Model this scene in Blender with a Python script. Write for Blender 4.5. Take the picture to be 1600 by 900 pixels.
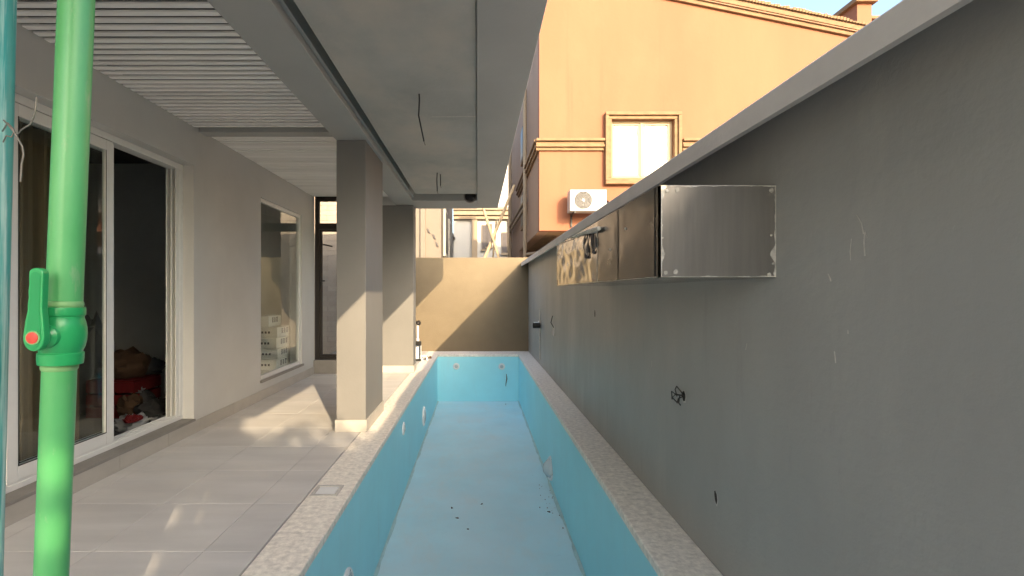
import bpy, math, random
from mathutils import Vector, Matrix, noise
R = math.radians
random.seed(11)
for o in list(bpy.data.objects): bpy.data.objects.remove(o)
scene = bpy.context.scene
C = scene.collection

# ------------------------------------------------------------------ camera, sky, sun, exposure
cd = bpy.data.cameras.new('camera'); cam = bpy.data.objects.new('camera', cd); C.objects.link(cam)
cam.location = (0, 0, 1.4); cam.rotation_euler = (R(90), 0, 0)
cd.sensor_width = 36; cd.lens = 17.1; cd.shift_x = 0.0338; cd.shift_y = 0.0044
cd.clip_start = 0.05; cd.clip_end = 2000
scene.camera = cam

SUN = Vector((0.43, -1.0, 0.443))
world = bpy.data.worlds.new('World'); scene.world = world; world.use_nodes = True
wn = world.node_tree; wn.nodes.clear()
sky = wn.nodes.new('ShaderNodeTexSky'); sky.sky_type = 'NISHITA'; sky.sun_disc = False
sky.sun_elevation = R(22); sky.sun_rotation = math.atan2(SUN.x, SUN.y)
sky.air_density = 1.2; sky.dust_density = 5.0; sky.ozone_density = 2.2
bg = wn.nodes.new('ShaderNodeBackground'); bg.inputs[1].default_value = 0.15
wo = wn.nodes.new('ShaderNodeOutputWorld')
wn.links.new(sky.outputs[0], bg.inputs[0]); wn.links.new(bg.outputs[0], wo.inputs[0])
sl = bpy.data.lights.new('sun', 'SUN'); sl.energy = 2.0; sl.angle = R(0.5); sl.color = (1.0, 0.77, 0.50)
sun = bpy.data.objects.new('sun', sl); C.objects.link(sun); sun.location = (4, -9, 12)
sun.rotation_euler = (-SUN).to_track_quat('-Z', 'Y').to_euler()
vs = scene.view_settings
vs.view_transform = 'Standard'; vs.look = 'None'; vs.exposure = 2.12; vs.gamma = 1.0
vs.use_curve_mapping = False

# ------------------------------------------------------------------ materials
def mat(name, col, rough=0.7, metal=0.0, var=0.12, scale=3.0, stretch=(1, 1, 1), bump=0.0, bscale=60.0,
        tint=None, tint_amt=0.5, tscale=1.2, tstretch=(1, 1, 1), rnd=0.0, spec=0.4, coat=0.0, rvar=0.0, lo=0.42, hi=0.72, dirt=()):
    m = bpy.data.materials.new(name); m.use_nodes = True
    nt = m.node_tree; N = nt.nodes; L = nt.links
    b = N['Principled BSDF']
    b.inputs['Roughness'].default_value = rough; b.inputs['Metallic'].default_value = metal
    b.inputs['Specular IOR Level'].default_value = spec; b.inputs['Coat Weight'].default_value = coat
    tc = N.new('ShaderNodeTexCoord')
    geo = N.new('ShaderNodeNewGeometry')
    def nz(sc, st, det=6, rgh=0.6):
        mp = N.new('ShaderNodeMapping'); mp.inputs['Scale'].default_value = st
        L.new(geo.outputs['Position'], mp.inputs[0])
        n = N.new('ShaderNodeTexNoise'); n.inputs['Scale'].default_value = sc
        n.inputs['Detail'].default_value = det; n.inputs['Roughness'].default_value = rgh
        L.new(mp.outputs[0], n.inputs['Vector']); return n
    n1 = nz(scale, stretch)
    rp = N.new('ShaderNodeMapRange'); rp.inputs[1].default_value = 0.25; rp.inputs[2].default_value = 0.75
    rp.inputs[3].default_value = 1 - var; rp.inputs[4].default_value = 1 + var
    L.new(n1.outputs[0], rp.inputs[0])
    mul = N.new('ShaderNodeMix'); mul.data_type = 'RGBA'; mul.blend_type = 'MULTIPLY'; mul.inputs[0].default_value = 1
    mul.inputs[6].default_value = (*col, 1)
    L.new(rp.outputs[0], mul.inputs[7])
    out = mul.outputs[2]
    if tint:
        n2 = nz(tscale, tstretch, 8, 0.65)
        mr = N.new('ShaderNodeMapRange'); mr.inputs[1].default_value = lo; mr.inputs[2].default_value = hi
        mr.inputs[3].default_value = 0; mr.inputs[4].default_value = tint_amt
        L.new(n2.outputs[0], mr.inputs[0])
        mx = N.new('ShaderNodeMix'); mx.data_type = 'RGBA'
        L.new(mr.outputs[0], mx.inputs[0]); L.new(out, mx.inputs[6]); mx.inputs[7].default_value = (*tint, 1)
        out = mx.outputs[2]
    for (dc, da, ds, dst, dlo, dhi) in dirt:
        n5 = nz(ds, dst, 9, 0.7)
        m5 = N.new('ShaderNodeMapRange'); m5.inputs[1].default_value = dlo; m5.inputs[2].default_value = dhi
        m5.inputs[3].default_value = 0; m5.inputs[4].default_value = da
        L.new(n5.outputs[0], m5.inputs[0])
        x5 = N.new('ShaderNodeMix'); x5.data_type = 'RGBA'
        L.new(m5.outputs[0], x5.inputs[0]); L.new(out, x5.inputs[6]); x5.inputs[7].default_value = (*dc, 1)
        out = x5.outputs[2]
    if rnd:
        oi = N.new('ShaderNodeObjectInfo')
        r2 = N.new('ShaderNodeMapRange'); r2.inputs[3].default_value = 1 - rnd; r2.inputs[4].default_value = 1 + rnd
        L.new(oi.outputs['Random'], r2.inputs[0])
        m2 = N.new('ShaderNodeMix'); m2.data_type = 'RGBA'; m2.blend_type = 'MULTIPLY'; m2.inputs[0].default_value = 1
        L.new(out, m2.inputs[6]); L.new(r2.outputs[0], m2.inputs[7]); out = m2.outputs[2]
    L.new(out, b.inputs['Base Color'])
    if rvar:
        n4 = nz(tscale * 2.3, tstretch)
        r4 = N.new('ShaderNodeMapRange'); r4.inputs[1].default_value = .3; r4.inputs[2].default_value = .7
        r4.inputs[3].default_value = max(0, rough - rvar); r4.inputs[4].default_value = rough + rvar
        L.new(n4.outputs[0], r4.inputs[0]); L.new(r4.outputs[0], b.inputs['Roughness'])
    if bump:
        n3 = nz(bscale, (1, 1, 1), 4)
        bp = N.new('ShaderNodeBump'); bp.inputs['Strength'].default_value = bump; bp.inputs['Distance'].default_value = 0.01
        L.new(n3.outputs[0], bp.inputs['Height']); L.new(bp.outputs[0], b.inputs['Normal'])
    return m

def glass_mat(name, tintc, ior):
    m = bpy.data.materials.new(name); m.use_nodes = True
    nt = m.node_tree; N = nt.nodes; L = nt.links; N.clear()
    o = N.new('ShaderNodeOutputMaterial'); mx = N.new('ShaderNodeMixShader')
    tr = N.new('ShaderNodeBsdfTransparent'); tr.inputs[0].default_value = (*tintc, 1)
    gl = N.new('ShaderNodeBsdfGlossy'); gl.inputs['Roughness'].default_value = 0.012
    r0 = ((ior-1)/(ior+1))**2                     # Schlick reflectance, the same from both sides of the pane
    lw = N.new('ShaderNodeLayerWeight'); lw.inputs[0].default_value = .5
    pw = N.new('ShaderNodeMath'); pw.operation = 'POWER'; pw.inputs[1].default_value = 5
    fr = N.new('ShaderNodeMath'); fr.operation = 'MULTIPLY_ADD'; fr.inputs[1].default_value = 1-r0; fr.inputs[2].default_value = r0
    L.new(lw.outputs['Facing'], pw.inputs[0]); L.new(pw.outputs[0], fr.inputs[0])
    geo = N.new('ShaderNodeNewGeometry'); nn = N.new('ShaderNodeTexNoise'); nn.inputs['Scale'].default_value = 1.6
    L.new(geo.outputs['Position'], nn.inputs['Vector'])
    bp = N.new('ShaderNodeBump'); bp.inputs['Strength'].default_value = 0.03; bp.inputs['Distance'].default_value = 0.05
    L.new(nn.outputs[0], bp.inputs['Height']); L.new(bp.outputs[0], gl.inputs['Normal'])
    L.new(fr.outputs[0], mx.inputs[0]); L.new(tr.outputs[0], mx.inputs[1]); L.new(gl.outputs[0], mx.inputs[2])
    L.new(mx.outputs[0], o.inputs[0]); return m

M = {}
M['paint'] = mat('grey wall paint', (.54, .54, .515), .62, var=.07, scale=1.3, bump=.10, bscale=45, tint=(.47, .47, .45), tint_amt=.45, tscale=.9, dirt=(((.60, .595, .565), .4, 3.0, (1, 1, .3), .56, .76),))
M['column'] = mat('wall paint darkened for sun', (.195, .19, .178), .65, var=.07, scale=1.5, bump=.12, bscale=40, tint=(.165, .162, .153), tint_amt=.5, tscale=1.1, tstretch=(1, 1, .5))  # same paint as the wall, colour darkened to offset the direct sun
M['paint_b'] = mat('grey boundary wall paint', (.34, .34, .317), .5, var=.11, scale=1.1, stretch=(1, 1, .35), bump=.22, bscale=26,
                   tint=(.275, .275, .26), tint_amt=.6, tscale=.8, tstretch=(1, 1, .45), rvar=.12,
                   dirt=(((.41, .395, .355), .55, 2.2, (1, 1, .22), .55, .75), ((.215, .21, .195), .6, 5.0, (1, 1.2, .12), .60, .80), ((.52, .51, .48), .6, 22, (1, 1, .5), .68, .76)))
M['ceiling'] = mat('grey ceiling plaster', (.385, .39, .365), .75, var=.18, scale=1.3, bump=.3, bscale=22, tint=(.52, .48, .415), tint_amt=.85, tscale=.9, tstretch=(1, .7, 1), lo=.48, hi=.68)
M['beam'] = mat('grey beam plaster', (.385, .39, .37), .75, var=.08, scale=1.4, bump=.16, bscale=30, tint=(.36, .36, .345), tint_amt=.5, tscale=1.6)
M['slat'] = mat('pale slat', (.88, .87, .83), .55, var=.08, scale=4, stretch=(.5, 4, 1), rnd=.07, bump=.05)
M['slat_back'] = mat('dark ceiling void', (.11, .11, .105), .9)
M['deck_tile'] = mat('grey porcelain tile', (.56, .55, .535), .42, var=.12, scale=2.4, stretch=(.35, 2.2, 1), bump=.04, bscale=50,
                     tint=(.47, .46, .45), tint_amt=.6, tscale=1.6, tstretch=(.35, 1.6, 1), rnd=.03, rvar=.1, dirt=(((.66, .62, .56), .5, 1.7, (.6, 1, 1), .50, .74), ((.42, .395, .365), .4, 9, (.5, 1.3, 1), .62, .78)))
M['grout'] = mat('grout', (.34, .325, .31), .9)
M['skirting'] = mat('beige skirting tile', (.44, .415, .37), .5, var=.12, scale=5, stretch=(1, .6, 1), rnd=.07, bump=.05)
M['sill'] = mat('sill stone', (.24, .225, .205), .6, var=.12, scale=6, bump=.08)
M['coping'] = mat('rough pool coping stone', (.82, .77, .68), .8, var=.24, scale=26, stretch=(1, 1, 1), bump=.55, bscale=55,
                  tint=(.48, .44, .385), tint_amt=.6, tscale=15, tstretch=(1.0, 2.2, 1), lo=.5, hi=.74)
M['wall_cap'] = mat('wall coping render', (.54, .51, .47), .75, var=.10, scale=3, bump=.2, bscale=40)
M['pool_wall'] = mat('blue pool wall paint', (.35, .79, .89), .45, var=.06, scale=1.4, bump=.06, bscale=35, tint=(.39, .75, .84), tint_amt=.4, tscale=1.5, tstretch=(1, 1, .4), dirt=(((.38, .64, .72), .4, 4, (1, 1, .18), .56, .78),))
M['pool_floor'] = mat('dusty pale blue pool floor', (.57, .81, .86), .6, var=.06, scale=1.8, bump=.12, bscale=30, tint=(.66, .79, .82), tint_amt=.8, tscale=1.1, tstretch=(1, .8, 1), lo=.4,
                       dirt=(((.68, .74, .72), .5, 3.1, (1, .5, 1), .50, .72), ((.45, .62, .66), .45, 13, (1, .7, 1), .62, .76)))
M['fillet'] = mat('pale sealant', (.42, .60, .60), .6, var=.15, scale=9)
M['end_wall'] = mat('beige end wall render', (.178, .142, .091), .85, var=.09, scale=2.2, bump=.3, bscale=40, tint=(.155, .125, .082), tint_amt=.5, tscale=1.4)
M['orange'] = mat('orange house paint', (.262, .104, .053), .8, var=.08, scale=.8, stretch=(1, 1, .3), bump=.25, bscale=12, tint=(.235, .086, .042), tint_amt=.4, tscale=.7, tstretch=(1.6, 1, .18),
                  dirt=(((.275, .118, .062), .6, .6, (1, 1, .6), .5, .7), ((.16, .065, .033), .42, 2.6, (1, 1, .05), .60, .78)))
M['trim'] = mat('weathered yellow stone trim', (.205, .125, .064), .8, var=.24, scale=6, stretch=(1, 1, 2), bump=.3, bscale=30, tint=(.25, .17, .08), tint_amt=.7, tscale=3.2, tstretch=(1, 1, 1.5), lo=.55, hi=.8)
M['cream'] = mat('cream window joinery', (.33, .25, .145), .5, var=.06)
M['blind'] = mat('white blind', (.88, .88, .84), .8, var=.03)
M['soffit'] = mat('dark house soffit', (.22, .15, .085), .9, var=.2)
M['mauve'] = mat('pinkish side render', (.31, .20, .13), .85, var=.12, scale=1.1, stretch=(1, 1, .3), bump=.3, bscale=10, tint=(.26, .17, .115), tint_amt=.6, tscale=1.1, tstretch=(1, 1, .25))
M['roof'] = mat('roof tile', (.28, .16, .10), .85, var=.2, scale=5)
M['white_alu'] = mat('white aluminium', (.72, .72, .69), .42, var=.04, scale=8, bump=.02)
M['dark_alu'] = mat('dark brown metal', (.018, .014, .012), .45, var=.2)
M['black'] = mat('black plastic', (.012, .012, .012), .5)
M['glass'] = glass_mat('window glass', (.90, .93, .92), 1.5)
M['glass_side'] = glass_mat('side window glass', (.95, .97, .95), 1.5)
M['glass_clear'] = glass_mat('clear glass', (.95, .96, .95), 1.45)
M['room'] = mat('dim room plaster', (.07, .068, .064), .9, var=.1)  # darkness of the unlit room is put into the plaster colour
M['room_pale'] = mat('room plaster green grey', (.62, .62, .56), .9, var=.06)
M['tile_wall'] = mat('pale wall tile', (.42, .35, .29), .5, var=.10, scale=6, rnd=.09, bump=.05)
M['carton'] = mat('white carton', (.85, .83, .76), .8, var=.06, scale=9, rnd=.08)
M['print'] = mat('dark print', (.04, .04, .045), .7)
M['steel'] = mat('mirror stainless steel', (.42, .415, .40), .12, 1.0, var=.10, scale=5, tint=(.30, .295, .29), tint_amt=.5, tscale=2.5, rvar=.05)
M['steel_dull'] = mat('dull film covered steel', (.33, .315, .295), .36, .9, var=.06, scale=7, stretch=(4, 1, .35), tint=(.44, .41, .37), tint_amt=.4, tscale=6, tstretch=(5, 1, .25), rvar=.06, bump=.05, bscale=60)
M['steel_dim'] = mat('steel with dark reflection in colour', (.20, .195, .185), .22, .95, var=.1, scale=5, rvar=.06)  # near panels: the dark ceiling they reflect is put into the colour
M['white_metal'] = mat('off white painted metal', (.34, .33, .31), .4, var=.04)
M['film'] = mat('torn white protective film', (.62, .59, .52), .5, var=.2, scale=14, bump=.4, bscale=50, tint=(.20, .185, .16), tint_amt=.7, tscale=26)
M['green_pipe'] = mat('pale green plastic pipe', (.085, .38, .125), .36, var=.07, scale=6, tint=(.20, .50, .23), tint_amt=.5, tscale=4, tstretch=(1, 1, .3), spec=.5, bump=.03, bscale=40, dirt=(((.34, .42, .28), .45, 30, (1, 1, .25), .58, .70), ((.05, .22, .08), .4, 11, (1, 1, .15), .62, .74)))
M['green_valve'] = mat('green valve plastic', (.020, .33, .10), .30, var=.08, scale=12, spec=.55, bump=.05, bscale=80)
M['green_weld'] = mat('pale weld bead', (.20, .42, .17), .5, var=.1)
M['red'] = mat('red cap', (.62, .07, .05), .45)
M['teal'] = mat('pale streaked teal paint', (.045, .40, .37), .35, var=.12, scale=10, tint=(.60, .80, .74), tint_amt=.9, tscale=9, tstretch=(6, 6, .22), lo=.48, hi=.66)  # pale streaks drawn out along the pole
M['wire'] = mat('rusty tie wire', (.22, .20, .18), .5, .6, var=.3, scale=60)
M['cable'] = mat('black cable', (.02, .02, .02), .6)
M['white_plastic'] = mat('white plastic', (.75, .76, .75), .35, var=.05, spec=.5)
M['lens'] = mat('frosted lens', (.50, .56, .58), .15, var=.05, spec=.6)
M['hole'] = mat('dark broken plaster', (.03, .028, .025), .95, var=.3, scale=60)
M['plaster_edge'] = mat('pale broken plaster', (.50, .48, .44), .9, var=.2, scale=60)
M['house_cream'] = mat('cream house render', (.20, .17, .14), .85, var=.08, scale=1, tint=(.22, .185, .15), tint_amt=.5, tscale=.8, tstretch=(1, 1, .3))  # colour darkened for the shade lying on the cream house
M['house_white'] = mat('white house render', (.5, .49, .46), .85, var=.05, scale=1)
M['house_tan'] = mat('tan pilaster', (.33, .26, .18), .85, var=.08, scale=2)
M['slate'] = mat('dark slate roof', (.11, .10, .10), .8, var=.2, scale=5)
M['timber'] = mat('weathered timber pole', (.40, .31, .20), .85, var=.25, scale=12, stretch=(3, 3, .4), bump=.3)
M['ground'] = mat('dusty ground', (.22, .19, .15), .95, var=.2, scale=.6, bump=.3, bscale=8)
M['yard'] = mat('pale bounce paving', (.50, .47, .42), .9, var=.12, scale=1.5, bump=.2, bscale=20)
M['leaf'] = mat('green leaf', (.06, .11, .03), .6, var=.3, scale=9, rnd=.1)
M['dead_leaf'] = mat('dead leaf', (.05, .04, .025), .8, var=.4, scale=60)
M['sack'] = mat('brown sack', (.13, .075, .04), .9, var=.2, scale=14, bump=.3, bscale=80)
M['bag_white'] = mat('crumpled white bag', (.42, .42, .40), .45, var=.1, scale=12)
M['bag_grey'] = mat('grey bag', (.09, .088, .085), .5, var=.2, scale=12)
M['red_cloth'] = mat('red cloth', (.20, .012, .012), .75, var=.2, scale=20)
M['curtain'] = mat('brown curtain', (.30, .19, .11), .9, var=.12, scale=10, stretch=(6, 6, .3))

# ------------------------------------------------------------------ mesh helpers
class MB:
    def __init__(s): s.v = []; s.f = []
    def quad(s, a, b, c, d):
        n = len(s.v); s.v += [a, b, c, d]; s.f.append((n, n+1, n+2, n+3)); return s
    def poly(s, pts):
        n = len(s.v); s.v += list(pts); s.f.append(tuple(range(n, n+len(pts)))); return s
    def box(s, x0, x1, y0, y1, z0, z1):
        n = len(s.v)
        s.v += [(x, y, z) for z in (z0, z1) for y in (y0, y1) for x in (x0, x1)]
        for q in ((0,2,3,1),(4,5,7,6),(0,1,5,4),(2,6,7,3),(0,4,6,2),(1,3,7,5)): s.f.append(tuple(n+i for i in q))
        return s
    def prism(s, pts, off):                      # planar outline pts extruded by vector off
        n = len(s.v); k = len(pts); off = Vector(off)
        s.v += [tuple(Vector(p)) for p in pts] + [tuple(Vector(p)+off) for p in pts]
        s.f.append(tuple(range(n+k-1, n-1, -1))); s.f.append(tuple(range(n+k, n+2*k)))
        for i in range(k):
            j = (i+1) % k; s.f.append((n+i, n+j, n+k+j, n+k+i))
        return s
    def tube(s, pts, r, n=10, caps=True):
        pts = [Vector(p) for p in pts]; k = len(pts)
        rr = r if isinstance(r, (list, tuple)) else [r]*k
        base = len(s.v); up = None
        for i, p in enumerate(pts):
            t = (pts[min(i+1, k-1)] - pts[max(i-1, 0)]).normalized()
            if up is None: up = t.orthogonal().normalized()
            u = (up - t*up.dot(t)).normalized(); up = u; w = t.cross(u)
            for a in range(n):
                q = p + (u*math.cos(a*2*math.pi/n) + w*math.sin(a*2*math.pi/n))*rr[i]; s.v.append(tuple(q))
        for i in range(k-1):
            for a in range(n):
                b = (a+1) % n
                s.f.append((base+i*n+a, base+i*n+b, base+(i+1)*n+b, base+(i+1)*n+a))
        if caps:
            s.f.append(tuple(base+a for a in range(n-1, -1, -1))); s.f.append(tuple(base+(k-1)*n+a for a in range(n)))
        return s
    def lathe(s, prof, o, ax, n=24):             # prof: (radius, along)
        o = Vector(o); ax = Vector(ax).normalized(); u = ax.orthogonal().normalized(); w = ax.cross(u)
        base = len(s.v)
        for r, h in prof:
            for a in range(n):
                t = a*2*math.pi/n; s.v.append(tuple(o + ax*h + (u*math.cos(t)+w*math.sin(t))*r))
        for i in range(len(prof)-1):
            for a in range(n):
                b = (a+1) % n; s.f.append((base+i*n+a, base+i*n+b, base+(i+1)*n+b, base+(i+1)*n+a))
        if prof[0][0] > 0: s.f.append(tuple(base+a for a in range(n-1, -1, -1)))
        if prof[-1][0] > 0: s.f.append(tuple(base+(len(prof)-1)*n+a for a in range(n)))
        return s
    def mesh(s, name, m, smooth=False):
        me = bpy.data.meshes.new(name); me.from_pydata([tuple(v) for v in s.v], [], s.f)
        me.materials.append(m)
        import bmesh
        bm = bmesh.new(); bm.from_mesh(me)
        bmesh.ops.recalc_face_normals(bm, faces=bm.faces); bm.to_mesh(me); bm.free()
        if smooth:
            me.polygons.foreach_set('use_smooth', [True]*len(me.polygons))
        return me
    def build(s, name, m, parent=None, smooth=False, bev=0.0, org=None):
        if org is not None:
            o_ = Vector(org); s.v = [tuple(Vector(v)-o_) for v in s.v]
        me = s.mesh(name, m, smooth)
        o = bpy.data.objects.new(name, me); C.objects.link(o)
        if org is not None: o.location = org
        if parent: o.parent = parent
        if smooth:
            md = o.modifiers.new('es', 'EDGE_SPLIT'); md.split_angle = R(38)
        if bev:
            md = o.modifiers.new('bev', 'BEVEL'); md.width = bev; md.segments = 2; md.limit_method = 'ANGLE'; md.angle_limit = R(40)
        return o

def empty(name, loc=(0, 0, 0), parent=None):
    o = bpy.data.objects.new(name, None); C.objects.link(o); o.location = loc; o.empty_display_size = .2
    if parent: o.parent = parent
    return o
def tag(o, label, cat, group=None):
    o['label'] = label; o['category'] = cat
    if group: o['group'] = group
    return o
def struct(o): o['kind'] = 'structure'; return o
def bx(name, m, parent, *b, bev=0.0): return MB().box(*b).build(name, m, parent, bev=bev)

def wall_grid(us, vs_, open_, w0, w1, axes, vtop=None):
    """slab with openings: grid lines us, vs_; open_(u,v)->True for holes; thickness w0..w1; axes maps (u,v,w)->xyz"""
    mb = MB(); nu, nv = len(us)-1, len(vs_)-1
    def vv(u, v): return vtop(u) if (vtop and v == vs_[-1]) else v
    solid = [[not open_((us[i]+us[i+1])/2, (vs_[j]+vs_[j+1])/2) for j in range(nv)] for i in range(nu)]
    S = lambda i, j: 0 <= i < nu and 0 <= j < nv and solid[i][j]
    for i in range(nu):
        for j in range(nv):
            if not solid[i][j]: continue
            a, b, c, d = us[i], us[i+1], vs_[j], vs_[j+1]
            P = lambda u, v, w: axes(u, vv(u, v), w)
            mb.quad(P(a,c,w0), P(b,c,w0), P(b,d,w0), P(a,d,w0)); mb.quad(P(a,c,w1), P(a,d,w1), P(b,d,w1), P(b,c,w1))
            if not S(i-1, j): mb.quad(P(a,c,w0), P(a,d,w0), P(a,d,w1), P(a,c,w1))
            if not S(i+1, j): mb.quad(P(b,c,w0), P(b,c,w1), P(b,d,w1), P(b,d,w0))
            if not S(i, j-1): mb.quad(P(a,c,w0), P(a,c,w1), P(b,c,w1), P(b,c,w0))
            if not S(i, j+1): mb.quad(P(a,d,w0), P(b,d,w0), P(b,d,w1), P(a,d,w1))
    return mb
def weld(o):
    import bmesh
    bm = bmesh.new(); bm.from_mesh(o.data); bmesh.ops.remove_doubles(bm, verts=bm.verts, dist=1e-5)
    bmesh.ops.recalc_face_normals(bm, faces=bm.faces); bm.to_mesh(o.data); bm.free(); return o
def in_rects(rects): return lambda u, v: any(a < u < b and c < v < d for a, b, c, d in rects)

# ------------------------------------------------------------------ key dimensions (metres, deck = 0)
XW = -2.82            # villa wall face
XR = 1.22             # boundary wall face
PX0, PX1, PY0, PY1, PZ = -0.90, 0.94, 1.5, 11.0, -1.06
CX0 = -1.18           # outer edge of the pool coping on the deck side
YE = 11.6             # end wall
YB = -1.6             # near end of the deck
YP = -1.2              # near edge of the porch roof
YR0 = -6.9

# ------------------------------------------------------------------ ground and deck
g = MB()
xs = [-900, -1.35, 1.3, 900]; ys = [-900, 1.2, 11.3, 900]
for i in range(3):
    for j in range(3):
        if i == 1 and j == 1: continue
        g.quad((xs[i], ys[j], -.09), (xs[i+1], ys[j], -.09), (xs[i+1], ys[j+1], -.09), (xs[i], ys[j+1], -.09))
struct(weld(g.build('ground', M['ground'])))

struct(bx('yard_bounce_paving', M['yard'], None, -14, XR-.001, -6.95, YB-.001, -.0899, -.02))  # unseen pale slab, added to bounce sunlight under the porch roof
deck = MB()
deck.box(XW, CX0, YB, YE, -.085, -.012); deck.box(CX0, XR, YB, PY0-.28, -.085, -.012)
deck = struct(deck.build('deck', M['grout']))
tile_cache = {}
def deck_tile(x0, x1, y0, y1):
    g_ = .0016
    w, d = round(x1-x0-2*g_, 4), round(y1-y0-2*g_, 4)
    if w < .02 or d < .02: return
    k = (w, d)
    if k not in tile_cache:
        c = .0012
        mb = MB(); zt = .012
        lo = [(-w/2,-d/2,0),(w/2,-d/2,0),(w/2,d/2,0),(-w/2,d/2,0)]
        md = [(x,y,zt-c) for x,y,_ in lo]; tp = [(x*(1-2*c/w), y*(1-2*c/d), zt) for x,y,_ in lo]
        mb.v = lo+md+tp
        for a in (0,4):
            for i in range(4): mb.f.append((a+i, a+(i+1)%4, a+4+(i+1)%4, a+4+i))
        mb.f.append((8,9,10,11))
        tile_cache[k] = mb.mesh('deck_tile', M['deck_tile'])
    o = bpy.data.objects.new('deck_tile', tile_cache[k]); C.objects.link(o); o.parent = deck
    o.location = ((x0+x1)/2, (y0+y1)/2, -.0119 + random.uniform(-.0004, .0004))
xj = [XW, -2.68, -2.08, -1.48, CX0]
yj = [YB + .03 + .6*k for k in range(23)]
yj = [YB] + [v for v in yj if YB+.02 < v < YE] + [YE]
for i in range(4):
    for j in range(len(yj)-1): deck_tile(xj[i], xj[i+1], yj[j], yj[j+1])
yn = [v for v in yj if v < PY0-.28] + [PY0-.28]
xn = [CX0, -.88, -.28, .32, .92, XR]
for i in range(5):
    for j in range(len(yn)-1): deck_tile(xn[i], xn[i+1], yn[j], yn[j+1])

# ------------------------------------------------------------------ swimming pool
pool = tag(empty('swimming_pool', (0, 6, 0)), 'long narrow empty swimming pool painted blue beside the grey wall', 'swimming pool')
pool.location = (0, 0, 0)
T = .12
for nm, b in (('pool_wall', (PX0-T, PX0, PY0, PY1, PZ-.1, -.045)), ('pool_wall', (PX1, PX1+T, PY0, PY1, PZ-.1, -.045)),
              ('pool_wall', (PX0-T, PX1+T, PY1, PY1+T, PZ-.1, -.045)), ('pool_wall', (PX0-T, PX1+T, PY0-T, PY0, PZ-.1, -.045))):
    bx(nm, M['pool_wall'], pool, *b)
bx('pool_floor', M['pool_floor'], pool, PX0, PX1, PY0, PY1, PZ-.1, PZ)
# rough sealant fillet along the floor edges
for xx, sgn in ((PX0, 1), (PX1, -1)):
    f = MB(); prev = None
    for k in range(120):
        y = PY0+.01 + (PY1-PY0-.02)*k/119
        r = .028 + .020*noise.noise(Vector((xx*7, y*2.2, 0))) + .012*noise.noise(Vector((xx*7, y*9, 3)))
        cur = ((xx+sgn*.002, y, PZ+max(.008, r*.6)), (xx+sgn*max(.01, r), y, PZ+.003))
        if prev: f.quad(prev[0], prev[1], cur[1], cur[0])
        prev = cur
    f.build('sealant_edge', M['fillet'], pool)
# coping: one rough cast strip per side, slightly wavy inner edge
def coping_strip(x0, x1, y0, y1, along_y=True, n=90):
    mb = MB()
    for k in range(n+1):
        t = k/n
        if along_y:
            y = y0+(y1-y0)*t
            j = .004*noise.noise(Vector((x0*3, y*3.1, 1))); h = .003*noise.noise(Vector((x0, y*2, 5)))
            xi0 = x0 + (j if x0 > 0 else 0); xi1 = x1 + (j if x0 < 0 else 0)
            row = [(xi0, y, -.05), (xi1, y, -.05), (xi1, y, -.006+h), (xi1-.006, y, h), (xi0+.006, y, h), (xi0, y, -.006+h)]
        else:
            x = x0+(x1-x0)*t; h = .003*noise.noise(Vector((x*2, y0, 7)))
            row = [(x, y0, -.05), (x, y1, -.05), (x, y1, -.006+h), (x, y1-.006, h), (x, y0+.006, h), (x, y0, -.006+h)]
        mb.v += row
    for k in range(n):
        for i in range(6):
            a, b = k*6+i, k*6+(i+1) % 6; mb.f.append((a, b, b+6, a+6))
    mb.f.append((0,1,2,3,4,5)); mb.f.append(tuple(n*6+i for i in range(5, -1, -1)))
    return mb.build('coping', M['coping'], pool)
coping_strip(CX0+.006, PX0+.015, PY0-.28, YE)
coping_strip(PX1-.015, XR, PY0-.28, YE)
coping_strip(PX0+.0151, PX1-.0151, PY1-.015, YE-.001, False, 30)
coping_strip(PX0+.0151, PX1-.0151, PY0-.279, PY0+.015, False, 30)
# outer joint of the coping
bx('coping_joint', M['hole'], pool, CX0-.004, CX0+.006, PY0-.28, YE, -.05, -.0135)
def pool_light(loc, n, r, dome=.03):
    e = MB().lathe([(r, 0), (r, .012), (r*.93, .022), (r*.8, .024), (r*.76, .012)], loc, n, 28).build('underwater_light', M['white_plastic'], pool, smooth=True)
    MB().lathe([(r*.77, .008), (r*.7, .012+dome*.4), (r*.4, .012+dome*.9), (r*.1, .012+dome), (0.0001, .012+dome)], loc, n, 28).build('lens', M['lens'], e, smooth=True)
    for k in range(4):
        a = k*math.pi/2+.5; nv = Vector(n).normalized(); u = nv.orthogonal().normalized(); w = nv.cross(u)
        p = Vector(loc)+nv*.02+(u*math.cos(a)+w*math.sin(a))*r*.87
        MB().lathe([(.008, 0), (.007, .005), (.0001, .006)], p, n, 8).build('screw', M['steel'], e)
    return e
def jet(loc, n, r=.075):
    e = MB().lathe([(r, 0), (r*.95, .012), (r*.6, .018), (r*.55, .01)], loc, n, 24).build('return_jet', M['white_plastic'], pool, smooth=True)
    MB().lathe([(r*.52, .004), (r*.5, .02), (r*.25, .026), (r*.22, .012), (.0001, .012)], loc, n, 18).build('nozzle', M['lens'], e, smooth=True)
pool_light((PX0, 8.1, -.66), (1, 0, 0), .16)
pool_light((PX0, 3.32, -.645), (1, 0, 0), .15)
pool_light((PX1, 6.2, -.84), (-1, -.18, .12), .15, .09)
jet((-.478, PY1, -.27), (0, -1, 0)); jet((.55, PY1, -.275), (0, -1, 0)); jet((PX0, 5.9, -.25), (1, 0, 0), .08)
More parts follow.
